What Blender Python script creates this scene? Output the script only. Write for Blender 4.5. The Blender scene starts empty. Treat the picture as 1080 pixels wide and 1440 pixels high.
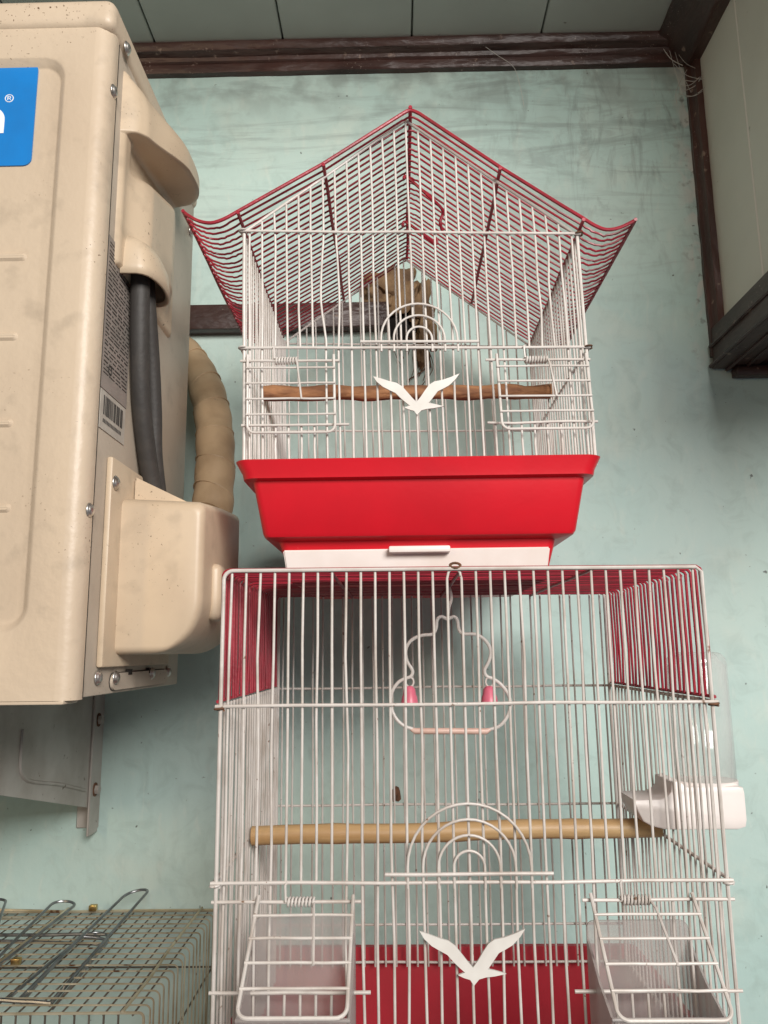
import bpy, bmesh, math, random
from mathutils import Vector, Matrix, noise
random.seed(7)
R = math.radians
# ------------------------------------------------------------------ camera
F = 1092.0                                    # focal length in photo pixels (1080 px wide)
d_ = Vector((19, -197, -F)).normalized()      # depth axis, seen from the camera
u_ = Vector((-68, 6096, -F)); u_ = (u_ - u_.dot(d_) * d_).normalized()
r_ = d_.cross(u_)
def ray(x, y):
    c = Vector((x - 540, 720 - y, -F))
    return Vector((r_.dot(c), d_.dot(c), u_.dot(c)))
def P(x, y, Y):                               # photo pixel -> point at depth Y
    w = ray(x, y); return w * (Y / w.y)
def S(x, y, X=-.25):                          # photo pixel -> point on the plane X
    w = ray(x, y); return w * (X / w.x)
scn = bpy.context.scene
cam = bpy.data.cameras.new('camera'); camo = bpy.data.objects.new('camera', cam)
scn.collection.objects.link(camo)
camo.matrix_world = Matrix((r_, d_, u_)).to_4x4()
cam.sensor_fit = 'HORIZONTAL'; cam.sensor_width = 36; cam.lens = F / 1080 * 36
cam.clip_start = .01; cam.clip_end = 100
scn.camera = camo
scn.render.resolution_x = 768; scn.render.resolution_y = 1024
# ------------------------------------------------------------------ light
w = bpy.data.worlds.new('World'); scn.world = w; w.use_nodes = True
w.node_tree.nodes['Background'].inputs[0].default_value = (.80, .90, 1.0, 1)
w.node_tree.nodes['Background'].inputs[1].default_value = .17
def area(name, loc, tgt, sx, sy, energy, col):
    l = bpy.data.lights.new(name, 'AREA'); l.shape = 'RECTANGLE'; l.size = sx; l.size_y = sy
    l.energy = energy; l.color = col
    o = bpy.data.objects.new(name, l); scn.collection.objects.link(o)
    o.location = loc; o.rotation_euler = (Vector(tgt) - Vector(loc)).to_track_quat('-Z', 'Y').to_euler()
area('window_light', (.95, -1.65, .98), (.0, 1.0, .10), 1.25, .85, 98, (1, .955, .905))
area('warm_bulb_light', (-1.12, -1.22, .42), (-.3, .6, .15), .16, .42, 6, (1, .72, .40))
vs = scn.view_settings
vs.view_transform = 'Standard'; vs.look = 'None'; vs.gamma = 1; vs.exposure = 0; vs.use_curve_mapping = False
# ------------------------------------------------------------------ materials
MATS = {}
def mat(name, col, rough=.5, col2=None, nscale=8, ndetail=4, lo=.4, hi=.65, bump=0, bscale=60, metal=0,
        spec=.5, spots=None, spot_scale=90, spot_cut=.70, trans=0, alpha=1, coat=0, stretch=None, bdist=.002, specks=None):
    m = bpy.data.materials.new(name); m.use_nodes = True; nt = m.node_tree; N = nt.nodes; L = nt.links
    b = N['Principled BSDF']; b.inputs['Roughness'].default_value = rough; b.inputs['Metallic'].default_value = metal
    b.inputs['Specular IOR Level'].default_value = spec; b.inputs['Transmission Weight'].default_value = trans
    b.inputs['Alpha'].default_value = alpha; b.inputs['Coat Weight'].default_value = coat
    b.inputs['Base Color'].default_value = (*col, 1)
    g = N.new('ShaderNodeNewGeometry'); co = g.outputs['Position']
    if stretch:
        mp = N.new('ShaderNodeMapping'); mp.inputs['Scale'].default_value = stretch
        L.new(co, mp.inputs['Vector']); cs = mp.outputs[0]
    else: cs = co
    out = None
    def layer(prev, c, fac):
        mx = N.new('ShaderNodeMix'); mx.data_type = 'RGBA'; L.new(fac, mx.inputs[0])
        if prev is None: mx.inputs[6].default_value = (*col, 1)
        else: L.new(prev, mx.inputs[6])
        mx.inputs[7].default_value = (*c, 1); return mx.outputs[2]
    def nz(vec, sc, det, a, bb):
        n = N.new('ShaderNodeTexNoise'); n.inputs['Scale'].default_value = sc; n.inputs['Detail'].default_value = det
        L.new(vec, n.inputs['Vector'])
        r = N.new('ShaderNodeMapRange'); r.inputs[1].default_value = a; r.inputs[2].default_value = bb
        L.new(n.outputs['Fac'], r.inputs[0]); return r.outputs[0]
    if col2: out = layer(out, col2, nz(cs, nscale, ndetail, lo, hi))
    if spots: out = layer(out, spots, nz(co, spot_scale, 3, spot_cut, spot_cut + .06))
    if specks:
        k_ = N.new('ShaderNodeMath'); k_.operation = 'MULTIPLY'
        L.new(nz(co, 380, 2, .675, .705), k_.inputs[0]); L.new(nz(co, 16, 4, .52, .64), k_.inputs[1]); out = layer(out, specks, k_.outputs[0])
        k2 = N.new('ShaderNodeMath'); k2.operation = 'MULTIPLY'; k2.inputs[1].default_value = .45
        L.new(nz(co, 38, 7, .56, .72), k2.inputs[0]); out = layer(out, tuple(.62 * q for q in col), k2.outputs[0])
    if out: L.new(out, b.inputs['Base Color'])
    if bump:
        n = N.new('ShaderNodeTexNoise'); n.inputs['Scale'].default_value = bscale; n.inputs['Detail'].default_value = 3
        L.new(cs, n.inputs['Vector'])
        bp = N.new('ShaderNodeBump'); bp.inputs['Strength'].default_value = bump; bp.inputs['Distance'].default_value = bdist
        L.new(n.outputs['Fac'], bp.inputs['Height']); L.new(bp.outputs[0], b.inputs['Normal'])
    m['layer'] = 0
    MATS[name] = m
    return m
mat('wire_white', (.66, .62, .585), .38, (.52, .47, .43), 30, 3, .45, .75, .15, 300, spots=(.20, .12, .07), spot_scale=160, spot_cut=.735)
mat('wire_white_old', (.59, .55, .515), .42, (.43, .375, .33), 35, 3, .42, .72, .15, 300, spots=(.17, .09, .05), spot_scale=170, spot_cut=.69)
mat('wire_red', (.34, .018, .036), .35, (.22, .013, .025), 40, 3, .4, .7, .1, 300)
mat('red_plastic', (.60, .008, .019), .33, (.52, .008, .017), 14, 4, .4, .7, .05, 200, spots=(.75, .12, .10), spot_scale=70, spot_cut=.74)
mat('red_plastic_dull', (.42, .014, .03), .45, (.34, .02, .03), 14, 4, .4, .7, .06, 120)
mat('white_plastic', (.80, .74, .71), .4, (.70, .62, .57), 18, 4, .45, .75, .05, 100)
mat('white_emblem', (.68, .66, .62), .45, (.58, .55, .51), 40, 3, .4, .7)
mat('pink_plastic', (.72, .16, .24), .35, (.62, .14, .20), 60)
mat('pinkish_plastic', (.74, .52, .44), .4, (.66, .44, .36), 60)
mat('bamboo', (.56, .38, .19), .45, (.42, .25, .11), 26, 5, .42, .68, .25, 60, stretch=(.25, 3, 3))
mat('perch_wood', (.40, .19, .085), .8, (.20, .085, .04), 45, 6, .40, .62, .8, 90, stretch=(.5, 2, 2), bdist=.003)
mat('perch_end', (.16, .08, .045), .9, (.08, .04, .02), 90)
mat('ac_paint', (.57, .465, .35), .40, (.51, .405, .30), 5, 5, .4, .7, .30, 110, spots=(.20, .12, .07), spot_scale=75, spot_cut=.745, bdist=.0016, spec=.4, specks=(.14, .085, .05))
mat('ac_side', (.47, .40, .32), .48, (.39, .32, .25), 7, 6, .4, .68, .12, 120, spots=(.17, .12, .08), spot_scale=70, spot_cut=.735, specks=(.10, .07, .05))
mat('ac_plastic', (.57, .45, .32), .42, (.48, .37, .26), 12, 5, .42, .7, .10, 60, spots=(.22, .14, .08), spot_scale=80, spot_cut=.74, specks=(.12, .08, .05))
mat('ac_gap', (.02, .016, .012), .9)
mat('screw_metal', (.62, .60, .57), .35, (.35, .30, .26), 200, metal=.9)
mat('blue_sticker', (.006, .19, .56), .4, (.008, .17, .50), 30)
mat('sticker_white', (.82, .84, .84), .5)
mat('label_grey', (.32, .27, .24), .5, (.25, .22, .195), 40)
mat('label_white', (.50, .46, .40), .5, (.42, .38, .33), 60)
mat('label_ink', (.05, .045, .04), .6)
mat('cable_black', (.040, .036, .033), .6, (.060, .052, .045), 60, 4, .50, .80, .2, 200)
mat('pipe_wrap', (.40, .28, .165), .55, (.27, .18, .10), 22, 6, .4, .66, .35, 45, bdist=.003, spots=(.12, .08, .05), spot_scale=60, spot_cut=.71)
mat('bracket_metal', (.50, .47, .43), .45, (.36, .32, .28), 16, 6, .4, .68, .15, 60, metal=.15, spots=(.14, .10, .07), spot_scale=90, spot_cut=.70)
mat('brown_paint', (.070, .032, .026), .40, (.038, .020, .017), 22, 6, .4, .66, .6, 55, stretch=(.4, 1, 1), bdist=.006, spots=(.22, .15, .12), spot_scale=70, spot_cut=.66, specks=(.30, .24, .20))
mat('brown_paint_y', (.070, .036, .028), .40, (.038, .020, .017), 22, 6, .4, .66, .6, 55, stretch=(1, .3, 1), bdist=.006, spots=(.20, .14, .11), spot_scale=70, spot_cut=.66, specks=(.30, .24, .20))
mat('brown_paint_z', (.085, .036, .028), .40, (.045, .022, .018), 22, 6, .4, .66, .6, 55, stretch=(1, 1, .3), bdist=.006, spots=(.25, .17, .13), spot_scale=70, spot_cut=.66, specks=(.30, .24, .20))
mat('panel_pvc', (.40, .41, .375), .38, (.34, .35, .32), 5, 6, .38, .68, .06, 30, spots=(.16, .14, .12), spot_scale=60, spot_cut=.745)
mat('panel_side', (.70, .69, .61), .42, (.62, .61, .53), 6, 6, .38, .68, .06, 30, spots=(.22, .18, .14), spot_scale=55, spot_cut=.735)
mat('panel_bead', (.78, .76, .70), .4)
mat('foam', (.24, .15, .075), .85, (.09, .05, .025), 30, 6, .4, .65, .9, 70, bdist=.006)
mat('hole_dark', (.012, .010, .008), .95)
mat('wood_plain', (.25, .16, .09), .7, (.18, .11, .06), 20)
mat('gold_wire', (.66, .58, .42), .36, (.40, .32, .20), 25, 4, .4, .66, metal=.6, spots=(.16, .07, .03), spot_scale=55, spot_cut=.66)
mat('steel_wire', (.30, .31, .32), .33, (.18, .18, .18), 40, metal=.85)
mat('dark_wire', (.17, .15, .12), .5, (.10, .085, .065), 60, metal=.5, spots=(.16, .07, .03), spot_scale=60, spot_cut=.64)
mat('brass', (.62, .46, .18), .3, (.35, .20, .08), 200, metal=.9)
mat('web_thread', (.50, .47, .43), .8)
mat('rust', (.16, .07, .035), .85, (.08, .04, .02), 200)
mat('zip_white', (.62, .56, .52), .5)
def plastic_clear(name, col, rough, a0, a1):
    m = bpy.data.materials.new(name); m.use_nodes = True; nt = m.node_tree; N = nt.nodes; L = nt.links
    N.remove(N['Principled BSDF'])
    df = N.new('ShaderNodeBsdfDiffuse'); df.inputs[0].default_value = (*col, 1)
    t = N.new('ShaderNodeBsdfTransparent'); mx = N.new('ShaderNodeMixShader')
    lw = N.new('ShaderNodeLayerWeight'); lw.inputs[0].default_value = .5
    mr = N.new('ShaderNodeMapRange'); mr.inputs[3].default_value = a0; mr.inputs[4].default_value = a1
    L.new(lw.outputs['Facing'], mr.inputs[0]); L.new(mr.outputs[0], mx.inputs[0]); L.new(t.outputs[0], mx.inputs[1]); L.new(df.outputs[0], mx.inputs[2])
    gl = N.new('ShaderNodeBsdfGlossy'); gl.inputs['Roughness'].default_value = rough; pw = N.new('ShaderNodeMath'); pw.operation = 'POWER'; pw.inputs[1].default_value = 4; L.new(lw.outputs['Facing'], pw.inputs[0]); fr = N.new('ShaderNodeMapRange'); fr.inputs[3].default_value = .05; fr.inputs[4].default_value = .45; L.new(pw.outputs[0], fr.inputs[0])
    m2 = N.new('ShaderNodeMixShader'); L.new(fr.outputs[0], m2.inputs[0]); L.new(mx.outputs[0], m2.inputs[1]); L.new(gl.outputs[0], m2.inputs[2])
    L.new(m2.outputs[0], N['Material Output'].inputs[0]); MATS[name] = m
plastic_clear('clear_plastic', (.78, .81, .77), .10, .05, .42)
plastic_clear('frosted_plastic', (.48, .43, .41), .35, .36, .85)

def wall_material():
    m = bpy.data.materials.new('wall_paint'); m.use_nodes = True; nt = m.node_tree; N = nt.nodes; L = nt.links
    b = N['Principled BSDF']; b.inputs['Roughness'].default_value = .52; b.inputs['Specular IOR Level'].default_value = .4
    g = N.new('ShaderNodeNewGeometry'); sep = N.new('ShaderNodeSeparateXYZ'); L.new(g.outputs['Position'], sep.inputs[0])
    def noise_(sc, det, scale=(1, 1, 1), rot=0, dist=0, rough=.5):
        mp = N.new('ShaderNodeMapping'); mp.inputs['Scale'].default_value = scale; mp.inputs['Rotation'].default_value = (0, rot, 0)
        L.new(g.outputs['Position'], mp.inputs[0])
        n = N.new('ShaderNodeTexNoise'); n.inputs['Scale'].default_value = sc; n.inputs['Detail'].default_value = det
        n.inputs['Distortion'].default_value = dist; n.inputs['Roughness'].default_value = rough
        L.new(mp.outputs[0], n.inputs['Vector']); return n.outputs['Fac']
    def rng(v, a, bb, c=0, d=1):
        r = N.new('ShaderNodeMapRange'); r.inputs[1].default_value = a; r.inputs[2].default_value = bb
        r.inputs[3].default_value = c; r.inputs[4].default_value = d; L.new(v, r.inputs[0]); return r.outputs[0]
    def mul(a, bb):
        k = N.new('ShaderNodeMath'); k.operation = 'MULTIPLY'; L.new(a, k.inputs[0])
        if isinstance(bb, (int, float)): k.inputs[1].default_value = bb
        else: L.new(bb, k.inputs[1])
        return k.outputs[0]
    def mix(a, c, fac):
        k = N.new('ShaderNodeMix'); k.data_type = 'RGBA'; L.new(fac, k.inputs[0])
        if isinstance(a, tuple): k.inputs[6].default_value = (*a, 1)
        else: L.new(a, k.inputs[6])
        k.inputs[7].default_value = (*c, 1); return k.outputs[2]
    c = mix((.455, .615, .575), (.515, .64, .59), rng(noise_(3.5, 5), .38, .66))
    c = mix(c, (.60, .66, .58), mul(rng(noise_(9, 6, dist=.6), .55, .75), .5))           # pale worn patches
    c = mix(c, (.33, .43, .39), mul(rng(noise_(26, 8, dist=1.2, rough=.65), .50, .70), .40))        # mottled, unevenly rolled paint
    c = mix(c, (.62, .68, .61), mul(rng(noise_(70, 6, (1, 1, .35), .3, .8), .58, .74), .35))
    # old grime brushed across the upper wall, in long curved strokes
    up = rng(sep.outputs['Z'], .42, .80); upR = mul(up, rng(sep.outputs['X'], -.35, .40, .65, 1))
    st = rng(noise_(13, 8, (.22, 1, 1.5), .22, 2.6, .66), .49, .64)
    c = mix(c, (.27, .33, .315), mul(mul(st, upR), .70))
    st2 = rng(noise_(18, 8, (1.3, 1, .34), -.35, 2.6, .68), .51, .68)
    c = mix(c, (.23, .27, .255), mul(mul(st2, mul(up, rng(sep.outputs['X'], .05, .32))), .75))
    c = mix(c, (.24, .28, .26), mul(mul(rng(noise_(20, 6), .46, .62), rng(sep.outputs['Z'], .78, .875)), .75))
    c = mix(c, (.36, .42, .39), mul(rng(noise_(5, 8, dist=.5), .60, .80), .45))
    c = mix(c, (.60, .60, .55), mul(mul(rng(noise_(38, 7, (1, 1, .6), 0, .8), .47, .58), mul(rng(sep.outputs['X'], .418, .447), rng(sep.outputs['Z'], .37, .42))), .85))   # chipped filler along the moulding
    c = mix(c, (.16, .15, .13), mul(mul(rng(noise_(60, 6), .58, .66), mul(rng(sep.outputs['X'], .415, .445), rng(sep.outputs['Z'], .34, .42))), .8))
    c = mix(c, (.05, .045, .04), mul(rng(noise_(75, 2), .755, .79), .8))                   # fly specks
    c = mix(c, (.12, .11, .09), mul(rng(noise_(150, 2), .76, .80), .6))
    L.new(c, b.inputs['Base Color'])
    bp = N.new('ShaderNodeBump'); bp.inputs['Strength'].default_value = .35; bp.inputs['Distance'].default_value = .004
    ad = N.new('ShaderNodeMath'); ad.operation = 'ADD'; L.new(noise_(14, 6), ad.inputs[0]); L.new(mul(noise_(60, 4, (1, 1, .4)), .35), ad.inputs[1])
    L.new(ad.outputs[0], bp.inputs['Height']); L.new(bp.outputs[0], b.inputs['Normal'])
    MATS['wall_paint'] = m
wall_material()
# ------------------------------------------------------------------ helpers
COL = scn.collection
def link(o, parent=None):
    COL.objects.link(o)
    if parent is not None: o.parent = parent
    return o
def thing(name, label, cat, loc=(0, 0, 0), group=None):
    o = link(bpy.data.objects.new(name, None)); o.location = loc; o.empty_display_size = .03
    tag(o, label, cat, group); return o
def tag(o, label, cat, group=None):
    o['label'] = label; o['category'] = cat
    if group: o['group'] = group
def base_of(parent):                     # world position of a thing's origin (roots are only ever translated)
    v = Vector((0, 0, 0))
    while parent is not None: v = v + Vector(parent.location); parent = parent.parent
    return v
def build(name, bm, m, parent=None, smooth=True, label=None, autos=True):
    """bm is in world coordinates; becomes one mesh object under parent"""
    off = base_of(parent)
    if off.length: bmesh.ops.translate(bm, verts=bm.verts, vec=-off)
    me = bpy.data.meshes.new(name); bmesh.ops.recalc_face_normals(bm, faces=bm.faces); bm.to_mesh(me); bm.free()
    me.materials.append(MATS[m] if isinstance(m, str) else m)
    if smooth:
        me.polygons.foreach_set('use_smooth', [True] * len(me.polygons))
        if autos: me.set_sharp_from_angle(angle=R(38))
    o = link(bpy.data.objects.new(name, me), parent)
    if label: o['label'] = label
    return o
def rep(o, parent, delta):               # another piece of the same shape
    c = o.copy(); COL.objects.link(c); c.parent = parent; c.location = Vector(o.location) + Vector(delta); return c
def tube(bm, pts, r, n=8, closed=False, caps=True):
    pts = [Vector(p) for p in pts]; k = len(pts); rs = r if isinstance(r, (list, tuple)) else [r] * k
    T = []
    for i in range(k):
        if closed: t = pts[(i + 1) % k] - pts[i - 1]
        else: t = pts[min(i + 1, k - 1)] - pts[max(i - 1, 0)]
        T.append(t.normalized())
    a = Vector((0, 0, 1)) if abs(T[0].z) < .9 else Vector((1, 0, 0))
    nrm = (a - a.dot(T[0]) * T[0]).normalized(); rings = []
    for i in range(k):
        nrm = (nrm - nrm.dot(T[i]) * T[i]).normalized(); bi = T[i].cross(nrm)
        rings.append([bm.verts.new(pts[i] + rs[i] * (math.cos(2 * math.pi * j / n) * nrm + math.sin(2 * math.pi * j / n) * bi)) for j in range(n)])
    for i in range(k if closed else k - 1):
        A, B = rings[i], rings[(i + 1) % k]
        for j in range(n): bm.faces.new((A[j], A[(j + 1) % n], B[(j + 1) % n], B[j]))
    if caps and not closed: bm.faces.new(rings[0][::-1]); bm.faces.new(rings[-1])
    return bm
def box(bm, lo, hi, bev=0, seg=2):
    lo, hi = Vector(lo), Vector(hi)
    r = bmesh.ops.create_cube(bm, size=1, matrix=Matrix.Translation((lo + hi) / 2) @ Matrix.Diagonal((*(hi - lo), 1)))
    if bev:
        es = list({e for v in r['verts'] for e in v.link_edges})
        bmesh.ops.bevel(bm, geom=es, offset=bev, segments=seg, profile=.5, affect='EDGES')
    return bm
def NB(): return bmesh.new()
def prism(bm, outline, mp, h0, h1):      # outline of 2D points, mp(a,b,h) -> world
    A = [bm.verts.new(mp(a, b, h0)) for a, b in outline]; B = [bm.verts.new(mp(a, b, h1)) for a, b in outline]
    k = len(outline)
    for i in range(k): bm.faces.new((A[i], A[(i + 1) % k], B[(i + 1) % k], B[i]))
    if k > 6: cap(bm, A, outline); cap(bm, B, outline)
    else: bm.faces.new(A[::-1]); bm.faces.new(B)
    return bm
from mathutils.geometry import tessellate_polygon
def cap(bm, verts, coords):
    for t in tessellate_polygon([[Vector((a, q, 0)) for a, q in coords]]):
        try: bm.faces.new([verts[i] for i in t])
        except ValueError: pass
def rrect(x0, x1, y0, y1, r, n=6):
    out = []
    for cx, cy, a0 in ((x1 - r, y1 - r, 0), (x0 + r, y1 - r, 90), (x0 + r, y0 + r, 180), (x1 - r, y0 + r, 270)):
        for i in range(n + 1):
            a = R(a0 + 90 * i / n); out.append((cx + r * math.cos(a), cy + r * math.sin(a)))
    return out
def smooth_path(pts, sub=6):             # Catmull-Rom
    pts = [Vector(p) for p in pts]; out = []
    for i in range(len(pts) - 1):
        p0 = pts[max(i - 1, 0)]; p1 = pts[i]; p2 = pts[i + 1]; p3 = pts[min(i + 2, len(pts) - 1)]
        for j in range(sub):
            t = j / sub
            out.append(.5 * ((2 * p1) + (p2 - p0) * t + (2 * p0 - 5 * p1 + 4 * p2 - p3) * t * t + (3 * p1 - p0 - 3 * p2 + p3) * t ** 3))
    return out + [pts[-1]]
def wob(p0, p1, amp, segs=4):            # a wire that is not quite straight
    p0, p1 = Vector(p0), Vector(p1); o = []
    for i in range(segs + 1):
        q = p0.lerp(p1, i / segs)
        if 0 < i < segs: q += Vector((random.gauss(0, amp), random.gauss(0, amp), random.gauss(0, amp)))
        o.append(q)
    return o
def wire(parent, p0, p1, r, m, name='wire', amp=.0003, n=8, segs=4):
    return build(name, tube(NB(), wob(p0, p1, amp, segs), r, n), m, parent)

# ================================================================== the setting
WY = 1.05
wl = build('wall', box(NB(), (-1.2, WY, -.75), (.9, WY + .08, 1.0)), 'wall_paint'); wl['kind'] = 'structure'
CZ = .905
ce = build('ceiling', box(NB(), (-1.2, .25, CZ + .012), (.9, WY, CZ + .05)), 'hole_dark'); ce['kind'] = 'structure'
seams = [-.74, -.545, -.352, -.159, .034, .227, .420, .613]
for i in range(len(seams) - 1):
    build('ceiling_panel', box(NB(), (seams[i] + .0009, .26, CZ), (seams[i + 1] - .0009, WY - .002, CZ + .011), .0012, 1), 'panel_pvc', ce)
SX = .462                                   # the boxed-in side, clad in panels
bz0 = .425
sw = build('side_wall', box(NB(), (SX + .012, .24, bz0), (SX + .25, WY, CZ + .01)), 'hole_dark'); sw['kind'] = 'structure'
ys = [1.048, .908, .70, .49, .24]
for a, b in zip(ys[1:], ys[:-1]):
    build('wall_panel', box(NB(), (SX, a + .0012, bz0), (SX + .011, b - .0012, CZ), .0012, 1), 'panel_side', sw)
    build('joint_strip', tube(NB(), wob((SX + .001, a, bz0), (SX + .001, a, CZ), .0002), .0018, 6), 'panel_bead', sw)
# mouldings
def molding(name, prof, mp, h0, h1, m, parent, n=60):
    b = NB(); rings = []; sd = random.uniform(0, 50)
    for i in range(n + 1):
        h = h0 + (h1 - h0) * i / n
        rings.append([b.verts.new(mp(a + .0011 * noise.noise(Vector((h * 22, j * .7, sd))) + .0005 * noise.noise(Vector((h * 90, j, sd))), q + .0011 * noise.noise(Vector((h * 22, j * .7, sd + 9))), h)) for j, (a, q) in enumerate(prof)])
    k = len(prof)
    for A, B in zip(rings[:-1], rings[1:]):
        for j in range(k): b.faces.new((A[j], A[(j + 1) % k], B[(j + 1) % k], B[j]))
    cap(b, rings[0], prof); cap(b, rings[-1], prof)
    return build(name, b, m, parent)
zc = .871
prof = [(0, zc), (.010, zc), (.012, zc + .003), (.012, zc + .013), (.016, zc + .015), (.018, zc + .020), (.030, CZ - .012), (.034, CZ - .006), (.034, CZ), (0, CZ)]
molding('cornice', prof, lambda a, b, h: (h, WY - a, b), -1.2, SX + .02, 'brown_paint', wl)
prof = [(-.012, .862), (.014, .862), (.016, .868), (.020, .872), (.026, .876), (.046, .893), (.052, .895), (.060, .899), (.060, CZ + .002), (-.012, CZ + .002)]
molding('cornice', prof, lambda a, b, h: (SX - a, h, b), .24, WY - .012, 'brown_paint_y', sw)
prof = [(0, 0), (.014, 0), (.014, .007), (.011, .009), (.009, .013), (.009, .026), (0, .026)]
molding('corner_moulding', prof, lambda a, b, h: (SX - a, WY - b, h), bz0 - .02, .885, 'brown_paint_z', sw)
# stepped boards that close the boxed side from below
box_b = [(-.018, .388, .030), (-.010, .400, .026)]
build('edge_board', box(NB(), (SX - .013, .24, .395), (SX + .02, WY - .003, .445), .002, 2), 'brown_paint_y', sw)
build('edge_board', box(NB(), (SX - .016, .24, .386), (SX + .045, WY - .003, .3945), .003, 2), 'brown_paint_y', sw)
build('edge_board', box(NB(), (SX + .0455, .24, .390), (SX + .25, WY - .003, .424), .002, 2), 'brown_paint_y', sw)
build('edge_board', box(NB(), (SX + .012, WY - .022, .372), (SX + .25, WY - .001, .3855), .003, 2), 'brown_paint', sw)
for xx, zz_ in ((SX - .0165, .3905), (SX - .0145, .4195), (SX + .006, .3852), (SX + .028, .3852)):
    build('board_bead', tube(NB(), wob((xx, .24, zz_), (xx, WY - .004, zz_), .0006, 12), .0028, 6), 'brown_paint_y', sw)
# what the stacked cages stand on, below the picture
pl = NB(); box(pl, (-.118, .60, -.75), (.218, .872, -.402), .004, 1)
pl = build('plinth', pl, 'wood_plain'); pl['kind'] = 'structure'
sh = build('shelf', box(NB(), (-.95, .55, -.76), (-.20, WY, -.70), .004, 1), 'wood_plain'); sh['kind'] = 'structure'
# pipe hole, crumbling foam round it, and the brown batten that ends there
hc = P(568, 455, WY)
hb = NB()
for i in range(5): pass
ol = [(hc.x + (.030 + .006 * math.sin(3 * a)) * math.cos(a) * .9, hc.z + (.034 + .007 * math.sin(2 * a + 1)) * math.sin(a)) for a in [2 * math.pi * i / 20 for i in range(20)]]
ho = build('pipe_hole', prism(hb, ol, lambda a, b, h: (a, h, b), WY - .0015, WY + .01), 'hole_dark', wl)
def lump(c, rx, ry, rz, seed, amt=.75, sub=4):
    bm = NB(); bmesh.ops.create_icosphere(bm, subdivisions=sub, radius=1)
    for v in bm.verts:
        k = 1 + amt * noise.noise(v.co * 1.6 + Vector((seed, 0, 0))) + .15 * noise.noise(v.co * 5 + Vector((0, seed, 0)))
        v.co = Vector(c) + Vector((v.co.x * rx * k, v.co.y * ry * k, v.co.z * rz * k))
    return bm
for i, (x, y, rx, rz) in enumerate([(556, 408, .040, .030), (534, 425, .026, .018), (592, 430, .018, .034), (600, 462, .013, .036), (592, 492, .010, .022)]):
    c = P(x, y, WY - .004); build('foam_lump', lump(c, rx, .014, rz, i * 3.1), 'foam', ho)
for i in range(14):
    x = random.uniform(535, 605); y = random.uniform(470, 500); p0 = P(x, y, WY - .004); ln = random.uniform(.02, .06)
    build('fibre', tube(NB(), smooth_path([p0, p0 + Vector((random.gauss(0, .006), -.003, -ln * .5)), p0 + Vector((random.gauss(0, .010), .001, -ln))], 4), random.uniform(.0004, .0010), 5), 'perch_end', ho)
nh = P(557, 1117, WY); build('nail_hole', lump(nh, .006, .003, .009, 3.3, .5, 2), 'rust', wl)
bt = build('wooden_batten', NB() if False else box(NB(), (-.60, WY - .022, .4515), (-.006, WY - .0005, .489), .002, 2), 'brown_paint')
tag(bt, 'dark brown wooden batten on the wall between air conditioner and pipe hole', 'batten')

# ================================================================== air conditioner
AF = .605; AX = -.25; AB = .897; A0 = -.033; A1 = .560
ac = thing('air_conditioner', 'beige outdoor air conditioner unit with blue sticker hung on the wall', 'air conditioner', (-.60, .75, A0))
b = NB(); box(b, (-.95, AF + .0095, A0), (AX, AB, A1), .002, 2); build('side_panel', b, 'ac_side', ac)
# front sheet with its sunken field
inn = []; out = []; nn = 8
X0, X1, Z0, Z1, rr = -.93, -.287, .017, .528, .022
OX0, OX1, OZ0, OZ1 = -.95, AX - .013, A0 - .001, A1
for (cx, cz, a0, ox, oz) in ((X1 - rr, Z1 - rr, 0, OX1, OZ1), (X0 + rr, Z1 - rr, 90, OX0, OZ1), (X0 + rr, Z0 + rr, 180, OX0, OZ0), (X1 - rr, Z0 + rr, 270, OX1, OZ0)):
    for i in range(nn + 1):
        a = R(a0 + 90 * i / nn); px, pz = cx + rr * math.cos(a), cz + rr * math.sin(a)
        inn.append((px, pz, math.cos(a), math.sin(a)))
        first = i < nn / 2; last = i > nn / 2; horiz = (a0 in (0, 180))
        if i == nn // 2: q = (ox, oz)
        elif (first and horiz) or (last and not horiz): q = (ox, pz)
        else: q = (px, oz)
        out.append(q)
b = NB(); k = len(inn)
levels = [[b.verts.new((x, AF, z)) for x, z in out],
          [b.verts.new((x, AF, z)) for x, z, _, _ in inn],
          [b.verts.new((x - .0025 * c, AF + .0008, z - .0025 * s)) for x, z, c, s in inn],
          [b.verts.new((x - .0068 * c, AF + .0066, z - .0068 * s)) for x, z, c, s in inn],
          [b.verts.new((x - .009 * c, AF + .0076, z - .009 * s)) for x, z, c, s in inn]]
for A, B in zip(levels[:-1], levels[1:]):
    for i in range(k): b.faces.new((A[i], A[(i + 1) % k], B[(i + 1) % k], B[i]))
b.faces.new(levels[-1])
# rounded corner that wraps to the side
prev = None
for i in range(8):
    a = R(90 * i / 7); x = OX1 + .0145 * math.sin(a); y = AF + .0145 * (1 - math.cos(a))
    cur = [b.verts.new((x, y, OZ0)), b.verts.new((x, y, OZ1))]
    if prev: b.faces.new((prev[0], cur[0], cur[1], prev[1]))
    prev = cur
cur = [b.verts.new((AX + .0015, AF + .018, OZ0)), b.verts.new((AX + .0015, AF + .018, OZ1))]; b.faces.new((prev[0], cur[0], cur[1], prev[1]))
e2 = [b.verts.new((AX - .01, AF + .0182, OZ0)), b.verts.new((AX - .01, AF + .0182, OZ1))]; b.faces.new((cur[0], e2[0], e2[1], cur[1]))
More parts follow.
